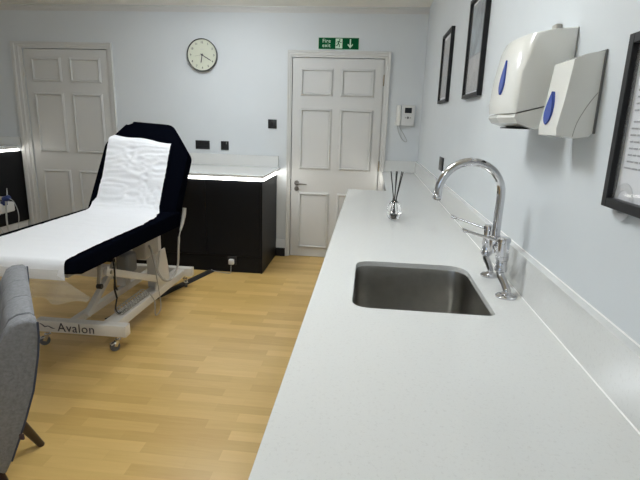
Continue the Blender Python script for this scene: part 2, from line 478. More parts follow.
# undermount sink
t = thing('kitchen_sink', ((SX0+SX1)/2, (SY0+SY1)/2, .70), 'rectangular stainless steel undermount sink set in the long white worktop', 'sink')
def sink_bowl():
    bm = nb()
    def ring(inset, z, rs, n=8):
        p = round_poly([(SX0+inset, SY0+inset), (SX1-inset, SY0+inset), (SX1-inset, SY1-inset), (SX0+inset, SY1-inset)], rs, n)
        return [bm.verts.new((x, y, z)) for x, y in p]
    levels = [(-.028, ZB-.001, [.05, .034, .08, .06]), (-.004, ZB-.001, [.05, .032, .078, .063]), (-.003, ZB-.006, [.05, .032, .078, .063]),
              (.002, .80, [.055]*4), (.004, .735, [.055]*4), (.010, .716, [.055]*4), (.022, .704, [.05]*4), (.040, .699, [.045]*4),
              (.12, .697, [.04]*4)]
    R = [ring(*l) for l in levels]
    for A, B in zip(R, R[1:]):
        n = len(A)
        for k in range(n): bm.faces.new((A[k], A[(k+1) % n], B[(k+1) % n], B[k]))
    bm.faces.new(R[-1])
    # outer skin
    S = [ring(-.0295, ZB-.0025, [.05, .034, .08, .06]), ring(-.006, ZB-.0035, [.05, .034, .08, .06]), ring(-.003, .73, [.055]*4), ring(.03, .695, [.05]*4)]
    for A, B in zip(S, S[1:]):
        n = len(A)
        for k in range(n): bm.faces.new((A[k], B[k], B[(k+1) % n], A[(k+1) % n]))
    bm.faces.new(S[-1][::-1])
    n = len(R[0])
    for k in range(n): bm.faces.new((R[0][k], S[0][k], S[0][(k+1) % n], R[0][(k+1) % n]))
    return bm
obj('bowl', sink_bowl(), 'steel', t, smooth=50)
bm = nb(); lathe(bm, [(0, .6985), (.012, .6985), (.030, .699), (.040, .7005), (.043, .7), (.043, .696), (0, .696)], ((SX0+SX1)/2, (SY0+SY1)/2, 0))
obj('waste_plug', bm, 'chrome', t)

# base cabinets under the long worktop (open boxes with fronts)
t = thing('base_cabinet', (-.3, 1.0, 0), 'run of matt black base cupboards below the long white worktop', 'cabinet')
bm = nb()
box(bm, -.50, -.48, -.98, 3.30, 0, .10)
box(bm, -.55, -.02, 3.315, 3.335, 0, .845)
box(bm, -.55, -.02, -1.0, -.98, 0, .845)
box(bm, -.55, -.02, -.98, 3.315, .10, .118)
for y in (-.3, .4, 1.03, 1.74, 2.4, 3.0): box(bm, -.545, -.02, y-.009, y+.009, .118, .845)
obj('carcass', bm, 'black_cab', t)
for a, b in ((-.98, -.3), (-.3, .4), (.4, 1.03), (1.03, 1.74), (1.74, 2.4), (2.4, 3.0), (3.0, 3.334)):
    obj('door', box(nb(), -.57, -.5505, a+.002, b-.002, .105, .845, .0015, 1), 'black_cab', t)
bm = nb(); box(bm, -.56, -.552, -.98, 3.33, .852, .876)
obj('led_strip', bm, 'led', t, label='white light strip under worktop edge')
bm = nb(); box(bm, -.56, -.36, 3.338, 3.346, .852, .876)
obj('led_strip', bm, 'led', t, label='white light strip at cupboard end')
obj('end_panel', box(nb(), -.302, -.284, 3.3355, D-.03, .0, .845), 'black_cab', t)
obj('led_strip', box(nb(), -.312, -.3025, 3.42, D-.04, .850, .874), 'led', t, label='white light strip beside exit door')

# ------------------------------------------------------------------ worktop and cabinet against back wall
t = thing('worktop', (-2.0, 4.36, .89), 'short white worktop with upstand on the black cupboards, left of the exit door', 'worktop')
obj('slab', box(nb(), -2.42, -1.345, 3.965, D-.0005, .888, .910, .0015, 1), 'quartz', t, smooth=0)
obj('upstand', box(nb(), -2.42, -1.366, D-.0225, D-.0005, .9102, 1.022, .0012, 1), 'quartz', t, smooth=0)
bm = nb(); box(bm, -2.40, -1.386, 4.090, 4.100, .847, .887)
obj('led_strip', bm, 'led', t, label='white light strip under front edge')
bm = nb(); box(bm, -1.386, -1.376, 4.090, D-.03, .847, .887)
obj('led_strip', bm, 'led', t, label='white light strip under side edge')
t = thing('cabinet', (-1.9, 4.4, 0), 'matt black cupboards under the short worktop, left of the exit door', 'cabinet')
obj('body', box(nb(), -2.40, -1.403, 4.122, D-.02, .0, .846), 'black_cab', t, smooth=0)
obj('end_panel', box(nb(), -1.402, -1.384, 4.10, D-.001, .0, .846, .001, 1), 'black_cab', t)
for a, b in ((-2.40, -1.903), (-1.900, -1.404)):
    obj('door', box(nb(), a, b, 4.102, 4.1215, .156, .843, .0015, 1), 'black_cab', t)
obj('plinth', box(nb(), -2.40, -1.4025, 4.108, 4.1215, .0, .152), 'black_cab', t, smooth=0)
bm = nb(); box(bm, -1.3835, -1.288, D-.04, D-.019, 0, .085)
tag(obj('cable_duct', bm, 'black_plastic'), 'short black floor duct between black cupboards and exit door frame', 'duct')

# white pedestal glimpsed under couch
t = thing('storage_unit', (-2.7, 4.3, 0), 'low white storage unit on a black plinth seen beneath the couch', 'storage unit')
obj('body', box(nb(), -2.98, -2.41, 4.16, D-.03, .045, .60, .003, 1), 'trim', t)
obj('plinth', box(nb(), -2.97, -2.42, 4.18, D-.04, 0, .044), 'black_cab', t)
for z0, z1 in ((.05, .31), (.315, .595)): obj('drawer', box(nb(), -2.975, -2.415, 4.142, 4.1595, z0, z1, .002, 1), 'trim', t)

# left-hand cabinet next to left door
t = thing('worktop', (-4.6, 4.5, .98), 'white worktop with upstand over the black cupboard at the far left', 'worktop')
obj('slab', box(nb(), XL+.01, -4.086, 4.10, D-.0275, 1.010, 1.032, .0015, 1), 'quartz', t, smooth=0)
obj('upstand', box(nb(), XL+.01, -4.095, D-.0225, D-.0005, 1.0322, 1.118, .0012, 1), 'quartz', t, smooth=0)
obj('led_strip', box(nb(), -4.108, -4.100, 4.2, D-.05, .980, 1.000), 'led', t)
t = thing('cabinet', (-4.6, 4.5, 0), 'black cupboard raised on a grey plinth at the far left', 'cabinet')
obj('body', box(nb(), XL+.01, -4.128, 4.24, D-.02, .241, .972), 'black_cab', t, smooth=0)
obj('end_panel', box(nb(), -4.127, -4.109, 4.22, D-.002, .241, .974, .001, 1), 'black_cab', t)
obj('plinth', box(nb(), XL+.01, -4.12, 4.25, D-.02, 0, .240), 'trim', t)

# ------------------------------------------------------------------ wall fittings
def socket_plate(name, x0, x1, z0, z1, label, cat='socket', gangs=1, kind='socket'):
    t = thing(name, ((x0+x1)/2, D, (z0+z1)/2), label, cat)
    obj('plate', box(nb(), x0, x1, D-.010, D-.0005, z0, z1, .003, 2), 'black_plastic', t)
    cw = (x1-x0)/gangs
    for k in range(gangs):
        cx = x0+cw*(k+.5); cz = (z0+z1)/2
        if kind == 'socket':
            bm = nb()
            box(bm, cx-.004, cx+.004, D-.0112, D-.0102, cz+.005, cz+.018)
            box(bm, cx-.016, cx-.006, D-.0112, D-.0102, cz-.020, cz-.014); box(bm, cx+.006, cx+.016, D-.0112, D-.0102, cz-.020, cz-.014)
            obj('socket_hole', bm, 'cavity', t)
            obj('rocker', box(nb(), cx+.014, cx+.024, D-.0135, D-.0102, cz+.014, cz+.034, .001, 1), 'frame_grey' if gangs == 1 else 'black_frame', t)
        else:
            obj('rocker', box(nb(), cx-.010, cx+.010, D-.0145, D-.0102, cz-.017, cz+.017, .002, 1), 'black_frame', t)
    return t
socket_plate('wall_socket', -2.215, -2.069, 1.063, 1.149, 'black double wall socket above worktop nearest the couch head', gangs=2)
socket_plate('wall_socket', -1.953, -1.873, 1.063, 1.149, 'single black wall socket with a pale switch above the short worktop')
socket_plate('light_switch', -1.474, -1.388, 1.288, 1.374, 'small black light switch left of the exit door frame', 'switch', 1, 'switch')
t = thing('wall_socket', (0, 3.175, 1.13), 'black socket on the right wall behind the curved tap spout', 'socket')
obj('plate', box(nb(), -.010, -.0005, 3.10, 3.245, 1.085, 1.170, .003, 2), 'black_plastic', t)
for cy in (3.137, 3.208):
    obj('rocker', box(nb(), -.0135, -.0102, cy-.008, cy+.008, 1.12, 1.15, .001, 1), 'frame_grey', t)

# plug and flex at the black cabinet plinth
t = thing('mains_plug', (-1.665, 4.1, .1), 'white plug with a flex in a socket on the black plinth', 'plug')
obj('plate', box(nb(), -1.705, -1.622, 4.099, 4.1075, .070, .150, .002, 1), 'black_plastic', t)
bm = nb(); box(bm, -1.690, -1.640, 4.062, 4.0985, .080, .130, .010, 3)
obj('plug', bm, 'white_plastic2', t)
bm = nb(); tube(bm, [(-1.665, 4.068, .078), (-1.665, 4.06, .03), (-1.67, 4.05, .006), (-1.74, 4.06, .005), (-1.83, 4.09, .005), (-1.862, 4.10, .012)], .0032, sm=6)
obj('flex', bm, 'clear_tube', t)

# clock
cc = Vector((-2.112, D, 1.953)); CR = .149
t = thing('wall_clock', cc, 'round wall clock with a charcoal rim and cream dial', 'clock')
qf = Matrix.Rotation(PI/2, 3, 'X').to_quaternion()     # local z -> -y
bm = nb(); lathe(bm, [(0, .001), (CR-.008, .001), (CR-.004, .006), (CR, .044), (CR-.002, .050), (CR-.005, .050), (CR-.007, .047), (CR-.0075, .030), (0, .030)], cc, qf, 64)
obj('case', bm, 'clock_rim', t)
bm = nb(); lathe(bm, [(0, .0305), (CR-.008, .0305), (CR-.008, .0325), (0, .0325)], cc, qf, 64)
obj('dial', bm, 'clock_face', t)
for k in range(1, 13):
    a = PI/2-2*PI*k/12; r = .114
    s = str(k); px = cc.x+r*math.cos(a); pz = cc.z+r*math.sin(a)
    text('numeral', s, .026, lambda u, v, w_, px=px, pz=pz: (px+u, D-.0330-w_, pz-.009+v), 'ink', t, .0004, 'CENTER', bold=.0004)
def hand(ang, L, tail, w, name, y):
    bm = nb(); d = Vector((math.sin(ang), 0, math.cos(ang))); s = Vector((d.z, 0, -d.x))
    prism(bm, [(-w*.6, -tail), (w*.6, -tail), (w, L*.8), (0, L), (-w, L*.8)], lambda u, v, q: cc+s*u+d*v+Vector((0, -y-q, 0)), 0, .0012)
    obj(name, bm, 'ink', t)
hand(2*PI*(6+20/60)/12+.0,   .078, .014, .0050, 'hour_hand', .0365)
hand(2*PI*20/60, .108, .020, .0042, 'minute_hand', .0385)
hand(2*PI*43.5/60, .085, .02, .0006, 'second_hand', .0405)
bm = nb(); cyl(bm, cc+Vector((0, -.0325, 0)), cc+Vector((0, -.043, 0)), .008); obj('hub', bm, 'ink', t)
bm = nb(); box(bm, cc.x-.016, cc.x+.016, D-.0334, D-.0326, cc.z+.050, cc.z+.0535); obj('dial_mark', bm, 'doc_pale', t)

# fire exit sign
t = thing('exit_sign', (-.81, D, 2.08), 'green fire exit sign above the right-hand white door', 'sign')
ex0, ex1, ez0, ez1 = -.996, -.622, 2.029, 2.128
obj('panel', box(nb(), ex0-.004, ex1+.004, D-.006, D-.0005, ez0-.004, ez1+.004, .001, 1), 'sign_edge', t, smooth=0)
obj('green_field', box(nb(), ex0, ex1, D-.0066, D-.0055, ez0, ez1), 'green', t, smooth=0)
text('lettering', 'Fire', .047, lambda u, v, w_: (-.962+u, D-.0068-w_, 2.085+v), 'sign_white', t, .0005, bold=.0002, spacing=1.08)
text('lettering', 'exit', .047, lambda u, v, w_: (-.962+u, D-.0068-w_, 2.046+v), 'sign_white', t, .0005, bold=.0002, spacing=1.08)
# running figure through a doorway
S = lambda pts: [(p[0]*.0014-.806, p[1]*.0014+2.078) for p in pts]
SY = lambda u, v, q: (u, D-.0066-q, v)
bm = nb()
prism(bm, [(-.838, 2.036), (-.774, 2.036), (-.774, 2.122), (-.838, 2.122)], SY, .0002, .0006)
obj('pictogram_doorway', bm, 'sign_white', t, smooth=0)
bm = nb(); q0 = -.0
lathe(bm, [(0, 0), (.0065, 0), (.0065, .0006), (0, .0006)], (-.799, D-.0074, 2.110), qf, 16)
for a, b, w_ in (((-.803, 2.102), (-.812, 2.078), .010), ((-.812, 2.08), (-.800, 2.064), .007), ((-.800, 2.065), (-.802, 2.046), .006),
                 ((-.813, 2.078), (-.823, 2.060), .007), ((-.822, 2.061), (-.834, 2.060), .006), ((-.804, 2.100), (-.820, 2.096), .005),
                 ((-.820, 2.096), (-.828, 2.084), .005), ((-.803, 2.098), (-.790, 2.086), .005), ((-.790, 2.086), (-.780, 2.092), .005)):
    a, b = Vector(a), Vector(b); d = (b-a).normalized(); n = Vector((-d.y, d.x))*w_/2
    prism(bm, [tuple(a-n), tuple(b-n), tuple(b+n), tuple(a+n)], SY, .0006, .0012)
obj('pictogram_figure', bm, 'green', t, smooth=0)
bm = nb()
ax = -.700
prism(bm, [(ax-.006, 2.118), (ax+.006, 2.118), (ax+.006, 2.062), (ax+.021, 2.077), (ax+.026, 2.068), (ax, 2.038), (ax-.026, 2.068), (ax-.021, 2.077), (ax-.006, 2.062)], SY, .0002, .0008)
obj('pictogram_arrow', bm, 'sign_white', t, smooth=0)

# intercom handset
t = thing('door_intercom', (-.145, D, 1.45), 'white wall intercom with small dark screen right of the exit door', 'intercom')
obj('body', box(nb(), -.188, -.062, D-.028, D-.0005, 1.352, 1.543, .005, 3), 'white_plastic2', t)
obj('screen', box(nb(), -.158, -.092, D-.0300, D-.0275, 1.470, 1.520, .001, 1), 'screen', t)
obj('bezel', box(nb(), -.164, -.086, D-.0288, D-.0276, 1.464, 1.526, .001, 1), 'white_plastic', t)
for x, r in ((-.148, .006), (-.125, .011), (-.102, .006)):
    bm = nb(); cyl(bm, (x, D-.0275, 1.428), (x, D-.031, 1.428), r, seg=20, bev=.001); obj('button', bm, 'frame_grey' if r > .01 else 'beige_plastic', t)
bm = nb(); box(bm, -.236, -.194, D-.045, D-.006, 1.352, 1.543, .010, 3)
box(bm, -.2, -.186, D-.022, D-.004, 1.40, 1.50)
obj('handset', bm, 'white_plastic', t)
bm = nb(); tube(bm, [(-.215, D-.02, 1.352), (-.205, D-.012, 1.30), (-.17, D-.008, 1.235), (-.135, D-.008, 1.205), (-.118, D-.008, 1.215), (-.15, D-.008, 1.27), (-.19, D-.012, 1.33), (-.195, D-.012, 1.352)], .0028, sm=8, seg=8)
obj('cord', bm, 'clear_tube', t)

# framed pictures on right wall
def picture(y0, y1, z0, z1, label, kind, th=.022, fw=.017, gm=None):
    t = thing('picture_frame', (0, (y0+y1)/2, (z0+z1)/2), label, 'picture frame')
    bm = nb()
    box(bm, -th, -.0008, y0, y0+fw, z0, z1, .001, 1); box(bm, -th, -.0008, y1-fw, y1, z0, z1, .001, 1)
    box(bm, -th, -.0008, y0+fw, y1-fw, z0, z0+fw, .001, 1); box(bm, -th, -.0008, y0+fw, y1-fw, z1-fw, z1, .001, 1)
    obj('frame', bm, 'black_frame', t)
    obj('backing', box(nb(), -.006, -.001, y0+fw, y1-fw, z0+fw, z1-fw), 'doc_paper', t, smooth=0)
    a0, a1, b0, b1 = y0+fw, y1-fw, z0+fw, z1-fw
    if kind == 'photo':
        zm = b0+(b1-b0)*.42
        obj('print', box(nb(), -.0072, -.0062, a0+.012, a1-.012, zm, b1-.012), 'art', t, smooth=0)
        obj('caption_field', box(nb(), -.0072, -.0062, a0+.012, a1-.012, b0+.012, zm-.006), 'art2', t, smooth=0)
        bm = nb(); box(bm, -.0076, -.0066, a0+.012, a1-.012, zm-.006, zm)
        obj('dividing_line', bm, 'doc_ink', t)
    elif kind == 'plain':
        obj('print', box(nb(), -.0072, -.0062, a0+.02, a1-.02, b0+.02, b1-.02), 'art2', t, smooth=0)
    else:
        # certificate: crest-like motif, ragged lines of fine print and corner flourish (illegible in the photo)
        bm = nb(); rnd = random.Random(3)
        yl = a1-.014
        z = 1.475
        for para in (7, 8):
            for k in range(para):
                L = rnd.uniform(.20, .30) if k < para-1 else .07
                y = yl - rnd.uniform(0, .006); end = y-L
                while y > end:
                    wl = rnd.uniform(.008, .022); box(bm, -.0074, -.0064, max(y-wl, a0+.02), y, z-.0018, z+.0012); y -= wl+.0045
                z -= .0115
            z -= .008
        obj('print', bm, 'doc_ink', t, smooth=0)
        qx = Matrix.Rotation(-PI/2, 3, 'Y').to_quaternion()
        for yy, zz, R_ in ((a1-.075, 1.495, .028), (a1-.030, 1.245, .034)):
            pr = [(R_*.62, .0), (R_, .0), (R_, .0008), (R_*.62, .0008), (R_*.62, .0)]
            bm = nb(); lathe(bm, pr, (-.0064, yy, zz), qx, 40); obj('ring_motif', bm, 'doc_pale', t)
        obj('grey_panel', box(nb(), -.0074, -.0064, a1-.16, a1-.07, 1.362, 1.374), 'doc_pale', t)
    obj('glass', box(nb(), -.0125, -.0105, a0, a1, b0, b1), 'pane', t, smooth=0)
    return t
picture(.52, .958, 1.231, 1.536, 'black framed certificate with printed text, nearest on the right wall', 'cert')
picture(2.212, 2.576, 1.500, 1.952, 'black framed blue-grey picture, middle one of the three on the right wall', 'photo')
picture(3.125, 3.500, 1.512, 1.945, 'narrow-looking black framed picture farthest along the right wall', 'plain')

# dispensers
t = thing('towel_dispenser', (0, 1.38, 1.49), 'wide white paper towel dispenser with blue window, behind the narrower one', 'dispenser')
def dispenser1():
    bm = nb(); ya, yb = 1.244, 1.515
    prof = [(-.0008, 1.602), (-.060, 1.597), (-.112, 1.588), (-.122, 1.565), (-.130, 1.500), (-.134, 1.430), (-.130, 1.404), (-.0008, 1.436)]
    n = 17; rings = []
    for i in range(n):
        s = i/(n-1); y = ya+(yb-ya)*s
        bulge = math.sin(PI*s)**.5 if 0 < s < 1 else 0
        ring = []
        for (x, z) in prof:
            end = .92-.11*max(0, min(1, (z-1.46)/.12))
            fac = end+(1-end)*bulge if x < -.03 else 1
            zz = z-.016*max(0, (s-.75)/.25)**2 if z > 1.55 else z
            ring.append(bm.verts.new((x*fac, y, zz)))
        rings.append(ring)
    m_ = len(prof)
    for A, B in zip(rings, rings[1:]):
        for k in range(m_): bm.faces.new((A[k], A[(k+1) % m_], B[(k+1) % m_], B[k]))
    bm.faces.new(rings[0]); bm.faces.new(rings[-1][::-1])
    ed = [e for e in bm.edges if all(v in set(rings[0]) for v in e.verts) or all(v in set(rings[-1]) for v in e.verts)]
    bmesh.ops.bevel(bm, geom=ed, offset=.007, segments=3, profile=.5, affect='EDGES', clamp_overlap=True)
    return bm
obj('cover', dispenser1(), 'white_plastic', t, smooth=50)
bm = nb()
prism(bm, [(-.0008, 1.434), (-.119, 1.402), (-.122, 1.394), (-.112, 1.380), (-.070, 1.367), (-.0008, 1.374)], lambda u, v, s: (u*(1+.08*math.sin(PI*s)), 1.247+s*.265, v), 0, .5)
prism(bm, [(-.0008, 1.434), (-.119, 1.402), (-.122, 1.394), (-.112, 1.380), (-.070, 1.367), (-.0008, 1.374)], lambda u, v, s: (u*(1+.08*math.sin(PI*s)), 1.247+s*.265, v), .5, 1)
obj('tray', bm, 'white_plastic', t, label='lower tray where towels come out')
obj('outlet_slot', box(nb(), -.098, -.070, 1.28, 1.46, 1.3665, 1.3695), 'cavity', t)
def eye(x, y, z, hl, hw, nrm, tilt=0.0, th=.003):
    """leaf-shaped window lying on a surface with normal nrm"""
    bm = nb(); n = Vector(nrm).normalized(); up = Vector((0, 0, 1)); up = (up-n*up.dot(n)).normalized(); s = n.cross(up)
    poly = []
    N_ = 14
    for k in range(N_): a = -1+2*k/N_; poly.append((hw*(1-a*a)**.8*(1-.55*a), a*hl))
    for k in range(N_): a = 1-2*k/N_; poly.append((-hw*(1-a*a)**.8*(1-.55*a), a*hl))
    c = Vector((x, y, z))
    prism(bm, poly, lambda u, v, q: c+s*u+up*v+n*q, -.004, th)
    return bm
obj('level_window', eye(-.1305, 1.357, 1.495, .043, .017, (-.99, -.03, .10)), 'blue_plastic', t)
bm = nb(); box(bm, -.018, -.0008, 1.355, 1.385, 1.603, 1.628, .004, 2); obj('lock_tab', bm, 'beige_plastic', t)

t = thing('soap_dispenser', (0, 1.13, 1.44), 'narrow white soap dispenser with blue window, nearest the framed certificate', 'dispenser')
bm = nb()
prof = [(-.0008, 1.527), (-.035, 1.521), (-.061, 1.510), (-.069, 1.430), (-.078, 1.372), (-.076, 1.356), (-.040, 1.351), (-.010, 1.356), (-.0008, 1.366)]
prism(bm, prof, lambda u, v, s: (u*(1+.10*math.sin(PI*s)), 1.084+s*.112, v), 0, 1, .006, 3)
obj('cover', bm, 'white_plastic', t, smooth=45)
obj('back_plate', box(nb(), -.0045, -.0006, 1.080, 1.190, 1.362, 1.529, .001, 1), 'frame_grey', t, label='thin grey edge of back plate')
obj('level_window', eye(-.0745, 1.152, 1.414, .036, .018, (-.99, -.02, .09)), 'blue_plastic', t)
bm = nb(); tube(bm, [(-.006, 1.0835, 1.445), (-.022, 1.0835, 1.42), (-.038, 1.0835, 1.385), (-.044, 1.0835, 1.355)], .0007, sm=5, seg=6)
obj('seam', bm, 'beige_plastic', t)

# ------------------------------------------------------------------ tap
t = thing('mixer_tap', (-.068, 1.40, ZT), 'chrome bridge mixer tap with tall curved spout and two long levers', 'tap')
feet = ((1.307, 1.335), (1.498, 1.505))
for yf, yb in feet:
    bm = nb(); lathe(bm, [(0, .0005), (.0285, .0005), (.0285, .004), (.024, .008), (.014, .011), (.012, .014), (0, .014)], (-.068, yf, ZT))
    obj('flange', bm, 'chrome', t)
    bm = nb(); tube(bm, [(-.068, yf, ZT+.010), (-.068, yf, ZT+.020), (-.074, yf+(yb-yf)*.5, ZT+.038), (-.083, yb, ZT+.058), (-.083, yb, ZT+.075)], .0105, sm=6, seg=20)
    obj('leg', bm, 'chrome', t)
    bm = nb()
    lathe(bm, [(0, .066), (.0145, .066), (.0175, .069), (.0175, .080), (.0155, .083), (.0155, .098), (.0178, .100), (.0178, .110), (.0165, .1105), (.0165, .148), (.0182, .150), (.0182, .160), (.014, .164), (0, .165)], (-.083, yb, ZT), seg=28)
    obj('valve_body', bm, 'chrome', t)
bm = nb(); tube(bm, [(-.083, 1.335, ZT+.120), (-.083, 1.505, ZT+.120)], .0115, seg=20)
cyl(bm, (-.085, 1.418, ZT+.100), (-.085, 1.418, ZT+.150), .019, seg=28, bev=.002)
obj('bridge', bm, 'chrome', t)
for yb, tip in ((1.335, (-.190, 1.362, 1.083)), (1.505, (-.190, 1.553, 1.085))):
    bm = nb(); a = Vector((-.083, yb, ZT+.148)); b = Vector(tip)
    tube(bm, [a, a.lerp(b, .5), b], [.0048, .0040, .0036], seg=12)
    cyl(bm, a.lerp(b, .90), b+(b-a).normalized()*.004, .0062, seg=14, bev=.002)
    obj('lever', bm, 'chrome', t)
bm = nb()
pts = [(-.085, 1.418, ZT+.145), (-.085, 1.418, 1.12), (-.084, 1.418, 1.175)]
for k in range(1, 19):
    a = PI*k/18*1.03
    pts.append((-.173+.089*math.cos(a), 1.418, 1.180+.091*math.sin(a)))
tube(bm, pts, .0118, seg=24)
bmt = pts[-1]
cyl(bm, bmt, (bmt[0]-.003, 1.418, bmt[2]-.012), .0132, seg=24, bev=.001)
obj('spout', bm, 'chrome', t, smooth=60)
bm = nb(); cyl(bm, (bmt[0]-.003, 1.418, bmt[2]-.0115), (bmt[0]-.0034, 1.418, bmt[2]-.0135), .0095, seg=20)
obj('nozzle', bm, 'black_plastic', t)

# ------------------------------------------------------------------ reed diffuser
dx, dy = -.333, 2.335
t = thing('reed_diffuser', (dx, dy, ZT), 'round glass reed diffuser with black reeds standing on the white worktop', 'diffuser')
bm = nb()
out = [(0, .001), (.012, .001), (.020, .004), (.030, .016), (.0355, .034), (.0360, .052), (.032, .072), (.022, .088), (.0115, .096), (.0105, .108), (.0118, .110)]
inn = [(.0085, .110), (.0078, .094), (.010, .075), (.013, .045), (.0145, .012), (0, .011)]
lathe(bm, out+inn, (dx, dy, ZT), seg=40)
obj('bottle', bm, 'glass', t, smooth=60)
bm = nb(); lathe(bm, [(0, .0112), (.0142, .0122), (.0137, .034), (0, .034)], (dx, dy, ZT), seg=24); obj('oil', bm, 'liquid', t)
for (tx, ty), (ox, oy) in (((-.360, dy), (.003, .0)), ((-.329, dy+.01), (-.003, .003)), ((-.303, dy-.01), (-.004, -.002)), ((-.334, dy+.02), (.001, .004)), ((-.308, dy+.012), (-.002, 0))):
    bm = nb(); tube(bm, [(dx+ox*1.5, dy+oy, ZT+.036), (tx, ty, ZT+.238)], .0023, seg=8)
    obj('reed', bm, 'reed', t)

# ------------------------------------------------------------------ treatment couch
t = thing('treatment_couch', (-2.12, 2.9, 0), 'height-adjustable black velour treatment couch on a white wheeled frame', 'treatment couch')
couch = t
AX0, AX1 = -2.462, -1.792
A55 = math.radians(55)
sd = Vector((0, math.cos(A55), math.sin(A55))); nd = Vector((0, -math.sin(A55), math.cos(A55)))
H0 = Vector((0, 3.205, .712))
def bk(x, s, n): return Vector((x, 0, 0))+H0+sd*s+nd*n
# seat cushion: rounded slab with softened near corners
bm = nb()
seat_poly = round_poly([(AX0, 1.965), (AX1, 1.965), (AX1, 3.26), (AX0, 3.26)], [.07, .07, .02, .02], 6)
prism(bm, seat_poly, lambda u, v, q: (u, v, q), .612, .715, .030, 5)
for v in bm.verts:    # belly of the near end curls up underneath
    if v.co.z < .66 and v.co.y < 2.25: v.co.z += .040*((2.25-v.co.y)/.285)**2
obj('seat_cushion', bm, 'velour', t, smooth=60)
bm = nb()
back_poly = round_poly([(AX0+.005, -.075), (AX1-.014, -.075), (AX1-.012, .49), (-1.970, .725), (-2.322, .748), (AX0, .545)], [.05, .05, .03, .05, .05, .03], 6)
prism(bm, back_poly, lambda u, v, q: bk(u, v, q), -.085, .004, .028, 5)
obj('backrest_cushion', bm, 'velour', t, smooth=60)
bm = nb()
tube(bm, [(AX0+.02, 3.235, .668), (AX1-.02, 3.235, .668)], .058, seg=24)
obj('hinge_roll', bm, 'velour', t, smooth=60)

# upper frame
bm = nb()
box(bm, -2.34, -2.30, 2.12, 3.18, .578, .610, .003, 1); box(bm, -1.96, -1.92, 2.12, 3.18, .578, .610, .003, 1)
for y in (2.14, 2.62, 3.13): box(bm, -2.30, -1.96, y-.02, y+.02, .580, .608, .003, 1)
obj('upper_frame', bm, 'beige_plastic', t)
bm = nb(); beam(bm, bk(-2.25, .0, -.10), bk(-2.25, .55, -.10), .035, .02, up=(1, 0, 0)); beam(bm, bk(-2.0, .0, -.10), bk(-2.0, .55, -.10), .035, .02, up=(1, 0, 0))
beam(bm, bk(-2.27, .5, -.10), bk(-1.98, .5, -.10), .03, .02)
obj('back_support', bm, 'beige_plastic', t)
# base
for y0, y1, x0, x1, nm in ((2.47, 2.53, -2.405, -1.836, 0), (3.62, 3.68, -2.41, -1.867, 1)):
    cb = obj('crossbar', box(nb(), x0, x1, y0, y1, .097, .168, .004, 2), 'frame_white', t)
    if nm == 0:
        text('lettering', 'Avalon', .078, lambda u, v, w_: (-2.260+u, y0-.0016-w_, .1085+v), 'ink', cb, .0010, spacing=1.08)
        bm = nb(); tube(bm, [(-2.372, y0-.0016, .152), (-2.355, y0-.0016, .144), (-2.338, y0-.0016, .132), (-2.318, y0-.0016, .137), (-2.296, y0-.0016, .127), (-2.276, y0-.0016, .123)], [.0008, .0028, .0035, .0022, .0032, .0008], sm=6, seg=8)
        obj('logo_stroke', bm, 'ink', cb)
    for cx, ang in ((x0+.055, .5 if nm == 0 else -.4), (x1-.07, .9 if nm == 0 else 2.2)):
        cy = (y0+y1)/2
        bm = nb(); cyl(bm, (cx, cy, .070), (cx, cy, .0945), .010, seg=16); cyl(bm, (cx, cy, .066), (cx, cy, .074), .019, seg=20, bev=.002)
        off = Vector((-math.cos(ang), -math.sin(ang), 0))*.018; ax_ = Vector((-math.sin(ang), math.cos(ang), 0))
        c0 = Vector((cx, cy, .030))+off
        for s in (-1, 1):
            beam(bm, Vector((cx, cy, .068))+ax_*.012*s+off*.1, c0+ax_*.012*s, .022, .0035, .0008, up=ax_)
        cs = obj('caster', bm, 'chrome', t)
        bm = nb()
        q = ax_.to_track_quat('Z', 'Y')
        lathe(bm, [(0, -.009), (.020, -.009), (.022, -.0095), (.0285, -.0085), (.0298, -.004), (.0298, .004), (.0285, .0085), (.022, .0095), (.020, .009), (0, .009)], c0, q, 28)
        obj('wheel', bm, 'grey_rubber', cs)
        bm = nb(); box(bm, -.016, .016, -.030, .0, 0, .006, .002, 1)
        for v in bm.verts:
            v.co = Vector((cx, cy, .052))+ax_*v.co.x+off.normalized()*(-v.co.y+.014)+Vector((0, 0, v.co.z-.25*(-v.co.y)))
        obj('brake_pedal', bm, 'zinc', cs)
bm = nb(); box(bm, -2.240, -2.200, 2.5305, 3.6195, .104, .152, .004, 2); obj('base_rail', bm, 'frame_white', t)
bm = nb(); box(bm, -2.015, -1.925, 2.5305, 3.6195, .100, .158, .004, 2); obj('base_rail', bm, 'frame_white', t)
# lifting column and arms
bm = nb(); box(bm, -2.025, -1.945, 3.17, 3.25, .158, .578, .004, 2); box(bm, -2.265, -2.195, 3.17, 3.25, .152, .578, .004, 2)
obj('column', bm, 'frame_white', t)
bm = nb()
prism(bm, [(3.10, .158), (3.34, .158), (3.32, .28), (3.28, .43), (3.20, .43)], lambda u, v, q: (q, u, v), -1.944, -1.930, .002, 1)
obj('bracket_plate', bm, 'frame_white', t)
bm = nb(); beam(bm, (-1.925, 2.46, .505), (-1.925, 3.24, .195), .022, .045); beam(bm, (-2.275, 2.46, .505), (-2.275, 3.24, .195), .022, .045)
obj('lift_arm', bm, 'frame_white', t)
bm = nb(); box(bm, -2.262, -1.938, 2.46, 2.54, .47, .525, .004, 2); obj('lift_crossbeam', bm, 'frame_white', t)
bm = nb(); beam(bm, (-2.10, 2.88, .42), (-2.14, 2.58, .17), .035, .035)
obj('lift_strut', bm, 'frame_white', t)
bm = nb(); cyl(bm, (-1.914, 2.50, .49), (-1.906, 2.50, .49), .012, seg=16); obj('pivot_bolt', bm, 'zinc', t)
